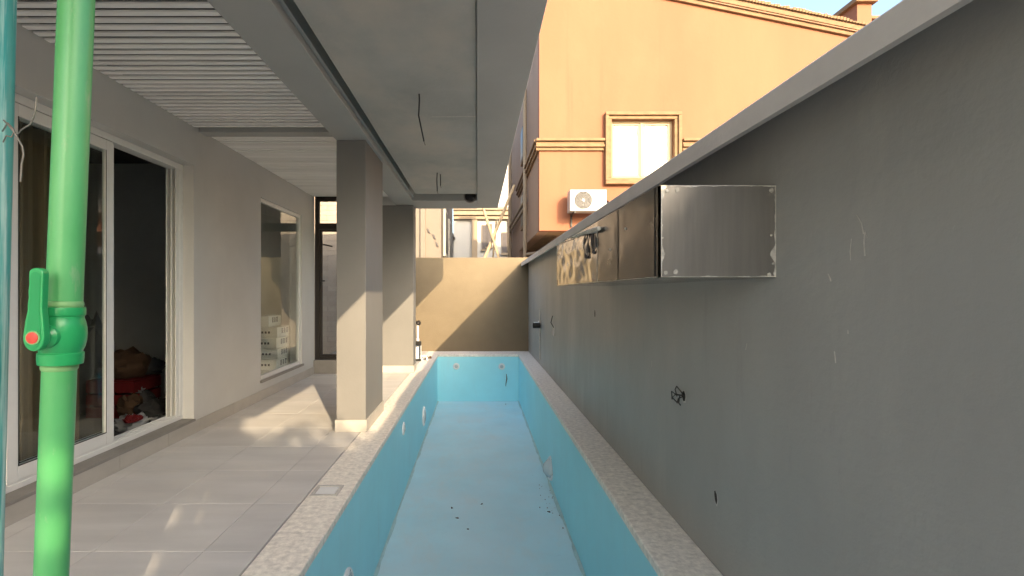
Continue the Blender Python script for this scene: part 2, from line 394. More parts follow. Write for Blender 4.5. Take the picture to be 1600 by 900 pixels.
# skimmer lid let into the coping
lid = MB()
for b in ((-1.155, -.965, 3.34, 3.365), (-1.155, -.965, 3.50, 3.525), (-1.155, -1.13, 3.3651, 3.4999), (-.99, -.965, 3.3651, 3.4999)): lid.box(*b, -.02, .0065)
lid = lid.build('skimmer_lid', M['coping'], pool, bev=.002)
bx('lid_plate', M['white_plastic'], lid, -1.126, -.994, 3.369, 3.496, -.02, .0045, bev=.002)
lid.data.materials[0] = M['plaster_edge']

# ------------------------------------------------------------------ villa
villa = tag(empty('villa', (XW, 3, 0)), 'grey modern house with slatted porch ceiling and sliding doors beside the pool', 'house')
villa.location = (0, 0, 0)
DY0, DY1, DZ0, DZ1 = 1.24, 4.84, .13, 2.667
WY0, WY1, WZ0, WZ1 = 6.34, 7.82, .255, 2.643
YH = 8.42
wall = weld(wall_grid([YB, DY0, DY1, WY0, WY1, YH], [-.085, DZ0, WZ0, WZ1, DZ1, 3.25],
     in_rects([(DY0, DY1, DZ0, DZ1), (WY0, WY1, WZ0, WZ1)]), XW-.2, XW, lambda u, v, w: (w, u, v)).build('wall', M['paint'], villa, bev=.004))
# skirting tiles along the wall foot and under the door
sk = {}
y = YB+.02; first = None
while y < YH-.01:
    L_ = min(.6, YH-y); k = round(L_, 3)
    if k not in sk: sk[k] = MB().box(0, .012, .0015, L_-.0015, .001, .122).mesh('skirting_tile', M['skirting'])
    o = bpy.data.objects.new('skirting_tile', sk[k]); C.objects.link(o); o.parent = wall; o.location = (XW+.0005, y, 0)
    y += .6
bx('door_sill', M['sill'], wall, XW-.2, XW+.02, DY0+.002, DY1-.002, .1222, .146, bev=.003)
bx('window_sill', M['sill'], wall, XW-.08, XW+.025, WY0-.03, WY1+.03, .222, .2545, bev=.003)

# interior rooms
room_o = weld(wall_grid([YB, 6.2, 8.1, YH], [-.08, .9, 2.7, 3.25], in_rects([(6.2, 8.1, .9, 2.7)]), -7.1, -7.0, lambda u, v, w: (w, u, v)).build('interior_wall', M['room'], villa))  # opening added in the unseen back wall to daylight the carton room
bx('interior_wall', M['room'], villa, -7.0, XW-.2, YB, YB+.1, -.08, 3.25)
bx('interior_wall', M['room_pale'], villa, -7.0, XW-.2, 5.85, 5.95, -.08, 3.25)
bx('interior_wall', M['room_pale'], villa, -7.0, XW-.2, YH-.1, YH, -.08, 3.25)
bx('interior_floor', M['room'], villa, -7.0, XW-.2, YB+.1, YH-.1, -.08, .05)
bx('upper_floor', M['beam'], villa, XW+.0001, .37, YP, 8.85, 3.2505, 3.45)
bx('upper_floor', M['beam'], villa, -7.1, XW, YB, 8.85, 3.2505, 3.45)
bx('upper_wall', M['paint'], villa, -7.1, -2.9, YB, 8.80, 3.4505, 6.6)
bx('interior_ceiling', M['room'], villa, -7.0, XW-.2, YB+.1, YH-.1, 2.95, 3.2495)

# sliding door in the big opening
XD = XW-.13
sd = MB()
for b in ((DY0, DY1, DZ1-.055, DZ1), (DY0, DY1, .1465, .185)): sd.box(XD-.09, XD+.02, b[0], b[1], b[2], b[3])
for y0 in (DY0, DY1-.05): sd.box(XD-.09, XD+.02, y0, y0+.05, .1851, DZ1-.0551)
sdoor = sd.build('sliding_door', M['white_alu'], villa, bev=.003)
for k, xx in enumerate((XD-.085, XD-.04, XD+.005)):       # track ribs on the jamb, sill and head
    bx('track', M['white_alu'], sdoor, xx, xx+.012, DY1-.105, DY1-.0501, .1851, DZ1-.0551, bev=.002)
    bx('track', M['white_alu'], sdoor, xx, xx+.008, DY0+.0501, DY1-.1051, .1851, .199)
def leaf(x, y0, y1, handle=False, stile=.075):
    z0, z1 = .2, DZ1-.06
    mb = MB()
    for b in ((y0, y0+stile, z0, z1), (y1-stile, y1, z0, z1), (y0+stile+.0001, y1-stile-.0001, z0, z0+.09), (y0+stile+.0001, y1-stile-.0001, z1-.08, z1)):
        mb.box(x-.018, x+.018, *b)
    f_ = mb.build('door_leaf', M['white_alu'], sdoor, bev=.003)
    bx('pane', M['glass'], f_, x-.003, x+.003, y0+stile-.005, y1-stile+.005, z0+.085, z1-.075)
    for yy in (y0+stile, y1-stile-.006):
        bx('gasket', M['black'], f_, x+.0181, x+.0195, yy, yy+.006, z0+.09, z1-.08)
    bx('gasket', M['black'], f_, x+.0181, x+.0195, y0+stile, y1-stile, z0+.09, z0+.097)
    if handle:
        h = bx('lock_handle', M['black'], f_, x+.0185, x+.032, y1-.05, y1-.025, 1.30, 1.52, bev=.004)
    return f_
leaf(XD, DY0+.055, 2.17); leaf(XD-.045, 2.12, 3.07); leaf(XD, 3.03, 3.92); leaf(XD-.045, 3.08, 3.985, True)
# side window
sw = MB()
for b in ((WY0, WY1, WZ0, WZ0+.05), (WY0, WY1, WZ1-.05, WZ1), (WY0, WY0+.05, WZ0+.0501, WZ1-.0501), (WY1-.05, WY1, WZ0+.0501, WZ1-.0501)):
    sw.box(XW-.075, XW-.025, *b)
swin = sw.build('window', M['white_alu'], villa, bev=.004)
bx('pane', M['glass_side'], swin, XW-.055, XW-.047, WY0+.045, WY1-.045, WZ0+.045, WZ1-.045)

# columns
def column(x0, x1, y0, y1, zt):
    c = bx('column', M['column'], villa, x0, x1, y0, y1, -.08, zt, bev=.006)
    s = .012
    for b in ((x0-s, x1+s, y0-s, y0-.0005), (x0-s, x1+s, y1+.0005, y1+s), (x0-s, x0-.0005, y0, y1), (x1+.0005, x1+s, y0, y1)):
        bx('skirting_tile', M['skirting'], c, *b, .003, .122)
    return c
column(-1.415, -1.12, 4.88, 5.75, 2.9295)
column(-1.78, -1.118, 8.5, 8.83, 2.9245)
# beams, slab soffit, slats
bx('beam', M['beam'], villa, -1.42, -1.085, YP, 8.85, 2.93, 3.2495, bev=.006)
bx('beam', M['beam'], villa, -.005, .37, YP, 8.85, 2.935, 3.2495, bev=.006)
bx('beam', M['beam'], villa, -1.0849, -.0051, 8.1, 8.85, 2.925, 3.2495, bev=.006)
bx('ceiling_channel', M['beam'], villa, -1.0849, -.0051, YP, 8.0999, 3.10, 3.2495)
bx('ceiling_channel_lip', M['beam'], villa, -1.0849, -1.055, YP, 8.0999, 2.985, 3.0999, bev=.003)
# plaster ceiling panel hung below the channel, very slightly uneven
pc = MB(); nx_, ny_ = 16, 90
for lay in range(2):
    for i in range(nx_+1):
        for j in range(ny_+1):
            x = -.975 + (.965)*i/nx_; y = YP + (7.65-YP)*j/ny_
            d = .006*noise.noise(Vector((x*2.2, y*1.1, 0))) + .0025*noise.noise(Vector((x*6, y*4, 3)))
            pc.v.append((x, y, 2.952+d if lay == 0 else 3.0999))
K = (nx_+1)*(ny_+1)
for i in range(nx_):
    for j in range(ny_):
        a = i*(ny_+1)+j; pc.f.append((a, a+1, a+ny_+2, a+ny_+1)); pc.f.append((K+a, K+a+ny_+1, K+a+ny_+2, K+a+1))
for j in range(ny_):
    for i in (0, nx_): a = i*(ny_+1)+j; pc.f.append((a, a+1, K+a+1, K+a))
for i in range(nx_):
    for j in (0, ny_): a = i*(ny_+1)+j; pc.f.append((a, a+ny_+1, K+a+ny_+1, K+a))
pcl = pc.build('porch_ceiling', M['ceiling'], villa, smooth=True)
jn = MB(); prev = None
for k in range(24):
    x = -.40+.388*k/23; w = .010+.008*noise.noise(Vector((x*9, 1, 1))); y = 4.28+.02*noise.noise(Vector((x*4, 2, 2)))
    d = .006*noise.noise(Vector((x*2.2, y*1.1, 0))) + .0025*noise.noise(Vector((x*6, y*4, 3)))
    cur = ((x, y-w, 2.9495+d), (x, y+w, 2.9495+d))
    if prev: jn.quad(prev[0], prev[1], cur[1], cur[0])
    prev = cur
jn.build('filler_joint', M['plaster_edge'], pcl)
bx('ceiling_void', M['slat_back'], villa, XW+.0001, -1.4201, YP, 8.85, 3.13, 3.2495)
bx('ceiling_bar', M['beam'], villa, XW+.0001, -1.4201, 4.92, 5.06, 3.02, 3.1299, bev=.003)
sm = None
def slat_run(y0, y1, p, w, prefix):
    me = MB().box(XW+.004, -1.424, 0, w, 3.045, 3.057).mesh('slat', M['slat'])
    y = y0
    while y+w <= y1:
        o = bpy.data.objects.new('slat', me); C.objects.link(o); o.parent = villa
        o.location = (0, y, random.uniform(-.0015, .0015)); o.rotation_euler = (0, 0, 0)
        y += p
slat_run(-1.05, 4.918, .078, .043, 0)
slat_run(5.075, 8.40, .080, .058, 1)

bx('end_infill', M['paint'], villa, -1.7799, -1.4201, 8.5, 8.82, 2.9301, 3.1295)
# glazed dark metal door at the porch end, standing on a step
step = bx('porch_step', M['sill'], villa, XW+.002, -1.7801, 8.36, 10.6, .0015, .235, bev=.004)  # darker stone than the deck, standing in for column shade on the riser
gd = MB(); GX0, GX1, GY0, GY1, GZ0, GZ1 = -2.815, -1.782, 8.425, 8.485, .2355, 3.03
for b in ((GX0, GX0+.075, GZ0, GZ1), (GX1-.075, GX1, GZ0, GZ1), (GX0+.0751, GX1-.0751, GZ1-.05, GZ1), (GX0+.0751, GX1-.0751, 2.50, 2.60), (GX0+.0751, GX1-.0751, GZ0, GZ0+.05)):
    gd.box(b[0], b[1], GY0, GY1, b[2], b[3])
gdoor = gd.build('glazed_door', M['dark_alu'], villa, bev=.003)
gl_ = MB()
for b in ((GX0+.08, GX0+.12, .29, 2.495), (GX1-.12, GX1-.08, .29, 2.495), (GX0+.1201, GX1-.1201, .29, .33), (GX0+.1201, GX1-.1201, 2.455, 2.495)): gl_.box(b[0], b[1], GY0+.01, GY1-.01, b[2], b[3])
gleaf = gl_.build('door_leaf', M['dark_alu'], gdoor, bev=.002)
bx('pane', M['glass_clear'], gdoor, GX0+.115, GX1-.115, 8.452, 8.458, .325, 2.46)
bx('pane', M['glass_clear'], gdoor, GX0+.07, GX1-.07, 8.452, 8.458, 2.605, 2.975)
MB().tube([(GX0+.1, GY0+.01, 1.60), (GX0+.1, GY0-.05, 1.60), (GX0+.19, GY0-.055, 1.60)], .011, 8).build('door_handle', M['black'], gdoor, smooth=True)
bx('lock_plate', M['black'], gdoor, GX0+.083, GX0+.117, GY0+.002, GY0+.0095, 1.50, 1.68)
MB().tube([(GX0+.12, GY0-.01, 2.24), (GX0+.32, GY0-.06, 2.19)], .012, 6).build('door_closer', M['dark_alu'], gdoor)
MB().box(GX0, GX1, GY0, GY1, 3.0301, 3.1299).build('lintel', M['dark_alu'], gdoor)
# tiled wing wall behind that door
wing = bx('wing_wall', M['grout'], villa, -4.6, -1.46, 10.62, 10.8, -.08, 4.95)
tcache = {}
for r_ in range(45):
    x = -3.86 - (.2 if r_ % 2 else 0)
    while x < -1.47:
        x1 = min(x+.4, -1.46); k = round(x1-x, 3)
        if k > .03:
            if k not in tcache: tcache[k] = MB().box(.002, k-.002, 0, .018, .002, .108).mesh('wall_tile', M['tile_wall'])
            o = bpy.data.objects.new('wall_tile', tcache[k]); C.objects.link(o); o.parent = wing; o.location = (x, 10.6015, r_*.11)
        x += .4

# ------------------------------------------------------------------ boundary walls
bw = tag(empty('boundary_wall'), 'long grey rendered boundary wall with projecting coping along the pool', 'wall')
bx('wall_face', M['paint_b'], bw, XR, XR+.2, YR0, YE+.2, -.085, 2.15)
cp = MB(); n = 60
for k in range(n+1):
    y = YR0 + (YE+.2-YR0)*k/n
    a = .006*noise.noise(Vector((3, y*.8, 0))); b = .006*noise.noise(Vector((9, y*.7, 0)))
    cp.v += [(1.04+a, y, 2.028+b), (1.066+a, y, 2.028+b), (1.068, y, 2.098), (1.53, y, 2.256), (1.532, y, 2.0), (1.56, y, 2.0), (1.56, y, 2.30), (1.05+a, y, 2.122+a), (1.04+a, y, 2.112+a)]
for k in range(n):
    for i in range(9): p, q = k*9+i, k*9+(i+1) % 9; cp.f.append((p, q, q+9, p+9))
cp.f.append(tuple(range(9))); cp.f.append(tuple(n*9+i for i in range(8, -1, -1)))
cp.build('wall_coping', M['wall_cap'], bw)

# chips and scratches in the paint
def scratch(y, z, pts, w=.004):
    mb = MB()
    for i in range(len(pts)-1):
        a, b = pts[i], pts[i+1]
        mb.prism([(XR-.0005, y+a[0]-w/2, z+a[1]), (XR-.0005, y+a[0]+w/2, z+a[1]), (XR-.0005, y+b[0]+w/2, z+b[1]), (XR-.0005, y+b[0]-w/2, z+b[1])], (-.001, 0, 0))
    return mb
for (y, z, pts, w) in ((1.548, 1.60, [(.015, .05), (-.005, .02), (-.012, -.015)], .004), (1.53, 1.56, [(0, .03), (.004, 0), (0, -.045)], .005),
                       (1.585, 1.555, [(0, .02), (.006, -.02), (.004, -.05)], .003), (1.685, 1.45, [(.005, .015), (-.004, 0), (-.008, -.012)], .006),
                       (1.658, 1.18, [(.003, .02), (0, 0), (-.003, -.02)], .005), (1.60, 1.27, [(0, .008), (0, -.006)], .004), (1.52, 1.56, [(0, .01), (.01, .035)], .003),
                       (2.2, 1.15, [(.0, .02), (.01, -.01)], .004), (3.4, .9, [(0, .02), (0, -.02)], .005)):
    scratch(y, z, pts, w).build('paint_scratch', M['plaster_edge'], bw)
# broken holes: an irregular pale rim and a dark bottom
def hole(y, z, ry, rz, rot=0.0):
    mb = MB(); mr = MB(); inner = []; outer = []
    for k in range(14):
        a = k*2*math.pi/14; j = 1+.25*noise.noise(Vector((y*9, k*1.7, z*9)))
        c, s_ = math.cos(a)*ry*j, math.sin(a)*rz*j
        c, s_ = c*math.cos(rot)-s_*math.sin(rot), c*math.sin(rot)+s_*math.cos(rot)
        inner.append((XR-.0022, y+c, z+s_)); outer.append((XR-.0008, y+c*1.35, z+s_*1.22-.003))
    mb.poly(inner); m_ = mb.build('wall_hole', M['hole'], bw)
    for k in range(14):
        j = (k+1) % 14; mr.quad(inner[k], inner[j], outer[j], outer[k])
    mr.build('broken_rim', M['plaster_edge'], m_)
hole(2.485, .355, .014, .032, -.25); hole(5.04, 1.18, .02, .04); hole(2.87, .79, .022, .03)

ew = tag(empty('end_wall'), 'beige rendered wall across the far end of the pool, half in sunlight', 'wall')
bx('wall_face', M['end_wall'], ew, -4.6, XR-.001, YE+.001, YE+.2, -.085, 2.235, bev=.008)
YR = -7.0
rw = tag(empty('rear_sun_blocker', (0, YR, 0)), 'unseen wall added behind the camera to shape the sun on the deck', 'building'); rw.location = (0, 0, 0)  # unseen, added to keep sun off the near deck and pipe
weld(wall_grid([.2, 2.355, 2.45, 2.505, 2.595, 2.75], [-.085, 4.175, 4.255, 4.405, 4.425, 4.485, 4.505, 4.565, 4.635, 7.4],
     in_rects([(2.355, 2.45, 4.405, 4.505), (2.505, 2.595, 4.565, 4.635), (2.505, 2.595, 4.425, 4.485), (2.355, 2.45, 4.175, 4.255)]), YR-.05, YR, lambda u, v, w: (u, w, v)).build('sun_blocking_wall', M['paint'], rw))  # small openings shaped to drop sun spots on pipe and floor
bx('added_low_wall', M['wall_cap'], rw, -14, .1999, YR-.2, YR, -.085, .9)  # unseen, kept low so sun reaches the added paving
bx('deck_shade_wall', M['paint'], rw, 2.7501, 12, YR-.2, YR, -.085, 5.0)
cr = tag(empty('added_dapple_foliage', (4, YR-.1, 0)), 'unseen foliage added behind the camera to break up the shadow edge', 'plant'); cr.location = (0, 0, 0)  # added foliage, out of view, roughens the shade edge on the deck
lf = MB()
for k in range(900):
    x = random.uniform(2.7, 7.5); h = .5+.5*noise.noise(Vector((x*1.3, 0, 4)))
    p = Vector((x, YR-.1+random.uniform(-.2, .2), 4.95 + random.random()**1.6*(.1+.5*h)))
    a = Vector((random.uniform(-1,1), random.uniform(-1,1), random.uniform(-.6,.6))).normalized()*random.uniform(.05, .10); b = a.orthogonal().normalized()*a.length*.55
    lf.quad(tuple(p-a), tuple(p+b), tuple(p+a), tuple(p-b))
lf.build('leaf_mass', M['leaf'], cr)['kind'] = 'stuff'
for x in (3.2, 5.1):
    MB().tube([(x, YR-.25, -.08), (x+.05, YR-.26, 2.2), (x-.1, YR-.25, 4.5), (x+.2, YR-.1, 5.1)], [.05, .04, .03, .01], 6).build('stem', M['timber'], cr)

# ------------------------------------------------------------------ orange neighbour house
oh = tag(empty('orange_house', (6, 11, 0)), 'orange rendered house with sloping roof edge rising behind the boundary wall', 'house')
oh.location = (0, 0, 0)
HX0, HX1, HY0, HY1 = 1.40, 14.0, 11.0, 16.4
rake = lambda x: 8.0 - (x-4.83)*.204
OW = (3.02, 4.43, 3.98, 5.30)
us = [HX0, OW[0], OW[1], 8.0, HX1]
weld(wall_grid(us, [2.8, OW[2], OW[3], 6.0], in_rects([OW]), HY0, HY0+.25, lambda u, v, w: (u, w, v), vtop=rake).build('front_wall', M['orange'], oh))
sd_ = MB(); zt = rake(HX0)
sd_.box(HX0, HX0+.25, HY0+.2501, HY1, 2.8, zt).build('side_wall', M['mauve'], oh)
bx('soffit', M['soffit'], oh, HX0+.25, HX1, HY0+.25, HY1, 2.8, 2.95)
bx('lower_wall', M['mauve'], oh, 1.95, HX1, HY0+1.0, HY1, -.085, 2.7999)
bx('rear_wing', M['mauve'], oh, HX0+.02, 2.1, HY1+.2001, 20.5, -.085, 7.6)
bx('wing_cap', M['trim'], oh, HX0-.06, 2.18, HY1+.2001, 20.55, 7.6005, 7.75, bev=.02)
bx('back_wall', M['orange'], oh, HX0+.25, HX1, HY1, HY1+.2, 2.8, 6.2)
bx('inner_wall', M['soffit'], oh, HX0+.25, HX1, HY0+3.5, HY0+3.6, 2.95, 6.1)
rf = MB()
rf.prism([(HX0-.12, HY0-.10, rake(HX0-.12)+.002), (HX1, HY0-.10, rake(HX1)+.002), (HX1, HY0-.10, rake(HX1)+.16), (HX0-.12, HY0-.10, rake(HX0-.12)+.16)], (0, HY1-HY0+.2, 0))
roof = rf.build('roof', M['roof'], oh)
tr = MB()
for (z0, z1, d) in ((-.09, .03, .06), (.0305, .13, .12)):
    tr.prism([(HX0-.1, HY0-.001-d, rake(HX0-.1)+z0), (HX1, HY0-.001-d, rake(HX1)+z0), (HX1, HY0-.001-d, rake(HX1)+z1), (HX0-.1, HY0-.001-d, rake(HX0-.1)+z1)], (0, d-.001, 0))
tr.build('rake_trim', M['trim'], oh, bev=.01)
# ragged mortar along the roof edge
rg = MB()
for k in range(70):
    x = 4.6+k*.07; h = .02+.05*random.random()
    rg.box(x, x+.06, HY0-.15, HY0-.05, rake(x)+.155, rake(x)+.165+h)
rg.build('roof_edge_mortar', M['trim'], roof)
# string moulding: front pieces and the return along the side
for (x0, x1) in ((HX0-.08, 2.86), (4.62, HX1)):
    mo = MB()
    for (z0, z1, d) in ((4.60, 4.67, .05), (4.671, 4.735, .10), (4.736, 4.80, .06), (4.801, 4.86, .12)): mo.box(x0, x1, HY0-.001-d, HY0-.001, z0, z1)
    mo.build('string_moulding', M['trim'], oh, bev=.008)
mo = MB()
for (z0, z1, d) in ((4.60, 4.67, .05), (4.671, 4.735, .10), (4.736, 4.80, .06), (4.801, 4.86, .12)): mo.box(HX0-.001-d, HX0-.001, HY0, HY1, z0, z1)
mo.build('string_moulding', M['trim'], oh, bev=.008)
# window with stepped stone surround
hw = MB()
def ring(mb, x0, x1, z0, z1, t, y0, y1):
    mb.box(x0, x1, y0, y1, z0, z0+t); mb.box(x0, x1, y0, y1, z1-t, z1)
    mb.box(x0, x0+t, y0, y1, z0+t+.0001, z1-t-.0001); mb.box(x1-t, x1, y0, y1, z0+t+.0001, z1-t-.0001)
ring(hw, 2.87, 4.58, 3.83, 5.45, .075, HY0-.13, HY0-.001)
ring(hw, 2.946, 4.504, 3.906, 5.374, .075, HY0-.08, HY0-.001)
hwin = hw.build('window', M['trim'], oh, bev=.012)
fr = MB(); ring(fr, OW[0]+.001, OW[1]-.001, OW[2]+.001, OW[3]-.001, .05, HY0+.06, HY0+.12)
fr.box(3.70, 3.76, HY0+.05, HY0+.12, OW[2]+.052, OW[3]-.052)
fr.build('frame', M['cream'], hwin, bev=.005)
for (x0, x1) in ((OW[0]+.0512, 3.6995), (3.7605, OW[1]-.0512)):
    sa = MB(); ring(sa, x0, x1, OW[2]+.052, OW[3]-.052, .04, HY0+.07, HY0+.11); sa.build('sash', M['cream'], hwin, bev=.004)
    bx('pane', M['glass_clear'], hwin, x0+.036, x1-.036, HY0+.088, HY0+.092, OW[2]+.09, OW[3]-.09)
    bx('blind', M['blind'], hwin, x0, x1, HY0+.20, HY0+.21, OW[2]+.06, OW[3]-.25)
    bx('blind_box', M['cream'], hwin, x0, x1, HY0+.16, HY0+.24, OW[3]-.2495, OW[3]-.06)
# drain pipes on the side
for yy, r_ in ((13.4, .055), (19.6, .07)):
    MB().tube([(HX0-.09, yy, 0), (HX0-.09, yy, 7.0 if yy < 15 else 7.55)], r_, 10).build('drainpipe', M['house_tan'], oh, smooth=True)
for zz in (3.75, 3.95): MB().tube([(HX0-.09, 13.45, zz), (HX0-.09, 19.55, zz+.1)], .04, 8).build('waste_pipe', M['house_tan'], oh, smooth=True)
for yy, zz in ((14.2, 5.3), (14.2, 3.3)):
    w_ = MB(); w_.box(HX0-.06, HX0-.001, yy, yy+.9, zz, zz+1.1); w_ = w_.build('side_window', M['trim'], oh, bev=.01)
    bx('pane', M['dark_alu'], w_, HX0-.07, HX0-.0605, yy+.1, yy+.8, zz+.1, zz+1.0)
MB().tube([(HX0-.05, 13.4, 2.45), (HX0+.55, 12.0, 2.45)], .04, 8).build('waste_pipe', M['house_tan'], oh)
# rooftop pier and parapet
pr = MB(); pr.box(10.93, 11.35, 14.0, 14.85, 6.4, 9.72); pr = pr.build('roof_pier', M['orange'], oh)
bx('pier_cap', M['trim'], pr, 10.82, 11.46, 13.88, 14.97, 9.7205, 9.86, bev=.02)
pp = bx('roof_parapet', M['orange'], oh, 11.3505, 15.0, 14.3, 14.55, 6.2, 9.40)
bx('parapet_cap', M['trim'], pp, 11.3505, 15.0, 14.2, 14.65, 9.4005, 9.50, bev=.02)

# air conditioner hung on the orange house
ac = tag(empty('air_conditioner', (2.45, 10.8, 3.19)), 'white air conditioner outdoor unit on the orange wall below the window', 'air conditioner')
ac.location = (0, 0, 0)
AX0, AX1, AY0, AY1, AZ0, AZ1 = 2.0, 2.80, 10.52, 10.84, 3.16, 3.63
bx('casing', M['white_metal'], ac, AX0, AX1, AY0, AY1, AZ0, AZ1, bev=.015)
cx, cz, rr = AX0+.29, (AZ0+AZ1)/2, .21
MB().lathe([(rr, 0), (rr, .006), (rr-.02, .006), (rr-.02, .001)], (cx, AY0-.001, cz), (0, -1, 0), 32).build('fan_ring', M['white_metal'], ac, smooth=True)
fg = MB().lathe([(rr-.02, 0), (.0001, .0)], (cx, AY0-.0015, cz), (0, -1, 0), 32).build('fan_recess', mat('fan recess', (.16, .15, .145), .6), ac)
gr = MB()
for q in range(6): gr.lathe([(.03+q*.03, .010), (.036+q*.03, .014), (.042+q*.03, .010)], (cx, AY0-.001, cz), (0, -1, 0), 28)
for q in range(12):
    a = q*math.pi/6; gr.tube([(cx+.03*math.cos(a), AY0-.012, cz+.03*math.sin(a)), (cx+(rr-.01)*math.cos(a), AY0-.012, cz+(rr-.01)*math.sin(a))], .003, 5)
gr.build('fan_grille', M['white_metal'], ac)
MB().lathe([(.03, .012), (.028, .022), (.0001, .024)], (cx, AY0-.001, cz), (0, -1, 0), 16).build('fan_hub', M['white_metal'], ac)
bx('panel_seam', M['bag_grey'], ac, AX0+.555, AX0+.561, AY0-.0025, AY0-.0005, AZ0+.02, AZ1-.02)
for k in range(3): bx('louvre', M['bag_grey'], ac, AX0+.62, AX0+.74, AY0-.003, AY0-.0005, AZ0+.26+k*.05, AZ0+.27+k*.05)
for x in (AX0+.1, AX1-.12): MB().box(x, x+.04, AY0+.02, 10.998, AZ0-.035, AZ0-.0005).box(x, x+.04, 10.96, 10.998, AZ0-.28, AZ0-.0355).build('bracket', M['dark_alu'], ac)
MB().tube([(AX1, 10.7, 3.35), (AX1+.1, 10.72, 3.36), (AX1+.14, 10.9, 3.42), (AX1+.14, 10.99, 3.46)], .02, 8).build('hose', M['cable'], ac, smooth=True)

# ------------------------------------------------------------------ buildings beyond the end wall
nb = tag(empty('cream_house', (-3, 15, 0)), 'cream rendered house beyond the end wall, next to the porch pier', 'house'); nb.location = (0, 0, 0)
bx('wall', M['house_cream'], nb, -7.0, -1.12, 15.0, 22.0, -.085, 7.5)
bx('pilaster', M['house_cream'], nb, -1.75, -1.6, 14.9, 14.999, -.085, 7.5, bev=.01)
for (x, z) in ((-1.50, 3.28), (-1.33, 3.10), (-1.24, 2.86)):
    MB().prism([(x-.05, 14.985, z+.10), (x+.01, 14.985, z+.06), (x+.05, 14.985, z-.06), (x-.01, 14.985, z-.02)], (0, -.03, 0)).build('vent_slot', M['slate'], nb)
for y0 in (16, 18.5):
    w_ = bx('window', M['house_white'], nb, -1.1199, -1.05, y0, y0+1.1, 2.6, 4.2, bev=.01)
    bx('pane', M['dark_alu'], w_, -1.0499, -1.04, y0+.12, y0+.98, 2.72, 4.08)
gb = tag(empty('gabled_house', (-1, 24, 0)), 'small white gabled house with brown tiled porch roof seen past the cream house', 'house'); gb.location = (0, 0, 0)
MB().prism([(-2.6, 24, -.085), (-1.32, 24, -.085), (-1.32, 24, 4.4), (-1.95, 24, 5.9), (-2.6, 24, 5.4)], (0, 5, 0)).build('wall', M['house_white'], gb)
MB().prism([(-2.0, 23.8, 6.0), (-1.25, 23.8, 4.2), (-1.17, 23.8, 4.25), (-1.95, 23.8, 6.15)], (0, 5.2, 0)).build('roof', M['slate'], gb)
MB().prism([(-2.3, 23.0, 3.55), (-2.3, 23.999, 4.35), (-2.3, 23.999, 4.45), (-2.3, 23.0, 3.65)], (.85, 0, 0)).build('porch_roof', M['timber'], gb)
bx('porch_fascia', M['house_cream'], gb, -2.32, -1.43, 22.95, 23.0, 3.38, 3.70)
bx('gable_window', M['slate'], gb, -1.86, -1.72, 23.96, 23.999, 4.75, 5.0)
bx('porch_post', M['house_cream'], gb, -1.56, -1.45, 23.05, 23.16, -.085, 3.54)
bx('dark_doorway', M['slate'], gb, -1.80, -1.58, 23.96, 23.999, -.085, 2.9)
wh = tag(empty('white_house', (0, 26, 0)), 'bright white house with tan pilasters and narrow windows behind the crossed poles', 'house'); wh.location = (0, 0, 0)
bx('wall', M['house_white'], wh, -1.28, 2.6, 26, 34, -.085, 9)
for x0, x1 in ((-.30, .0), (1.62, 1.82)): bx('pilaster', M['house_tan'], wh, x0, x1, 25.85, 25.999, -.085, 5.3, bev=.01)
for z0, z1, d in ((5.301, 5.5, .2), (5.501, 5.75, .32), (5.751, 5.9, .42)): bx('cornice', M['house_tan'], wh, -1.28, 2.6, 26-d, 25.9985, z0, z1, bev=.01)
for x, z0, z1 in ((.28, 3.75, 4.95), (.52, 3.9, 5.0), (1.34, 3.55, 4.55)):
    w_ = bx('window', M['house_cream'], wh, x-.05, x+.27, 25.93, 25.999, z0-.06, z1+.06)
    bx('pane', M['slate'], w_, x, x+.22, 25.92, 25.9295, z0, z1)
    bx('sill', M['house_tan'], w_, x-.1, x+.32, 25.85, 25.9295, z0-.14, z0-.065)
def pole(label, a, b, r):
    o = empty('timber_pole', a); MB().tube([a, tuple((Vector(a)+Vector(b))/2+Vector((.02, 0, .01))), b], [r, r*.95, r*.85], 8).build('shaft', M['timber'], smooth=True)
    sh = C.objects[-1]; bpy.data.objects.remove(o); sh.name = 'timber_pole'
    return tag(sh, label, 'pole', 'crossed poles beyond the end wall')
pole('timber pole leaning left, crossing the other, beyond the end wall', (1.29, 13.0, -.085), (.08, 13.0, 3.9), .04)
pole('timber pole leaning right towards the orange house beyond the end wall', (-.82, 13.12, -.085), (1.0, 13.12, 4.3), .045)
pole('short thin pole stub standing between the crossed poles', (.18, 13.3, -.085), (.52, 13.3, 3.4), .03)

# ------------------------------------------------------------------ steel box on the boundary wall
sb = tag(empty('steel_box', (.98, 2, 1.46)), 'long stainless steel box with peeling film fixed high on the boundary wall', 'metal box'); sb.location = (0, 0, 0)
BX0, BX1, BY0, BY1, BZ0, BZ1 = .738, XR-.001, 1.99, 4.52, 1.463, 1.837
def warped(y0, y1, z0, z1, amp, seed, name, m):
    mb = MB(); ny, nz = 48, 24
    for i in range(ny+1):
        for j in range(nz+1):
            u, v = i/ny, j/nz
            e = min(u, 1-u, v, 1-v); e = min(1, e*7)
            y, z = y0+(y1-y0)*u, z0+(z1-z0)*v
            d = amp*e*(noise.noise(Vector((y*4+seed, z*9, seed)))+.4*noise.noise(Vector((y*11+seed, z*16, 2))))
            mb.v.append((BX0+d, y, z))
    for i in range(ny):
        for j in range(nz):
            a = i*(nz+1)+j; mb.f.append((a, a+nz+1, a+nz+2, a+1))
    o = mb.build(name, m, sb, smooth=True); return o
warped(BY0, 2.55, BZ0, BZ1, .002, 1.3, 'side_panel', M['steel_dim'])
warped(2.552, 2.98, BZ0, BZ1, .003, 7.7, 'side_panel', M['steel_dim'])
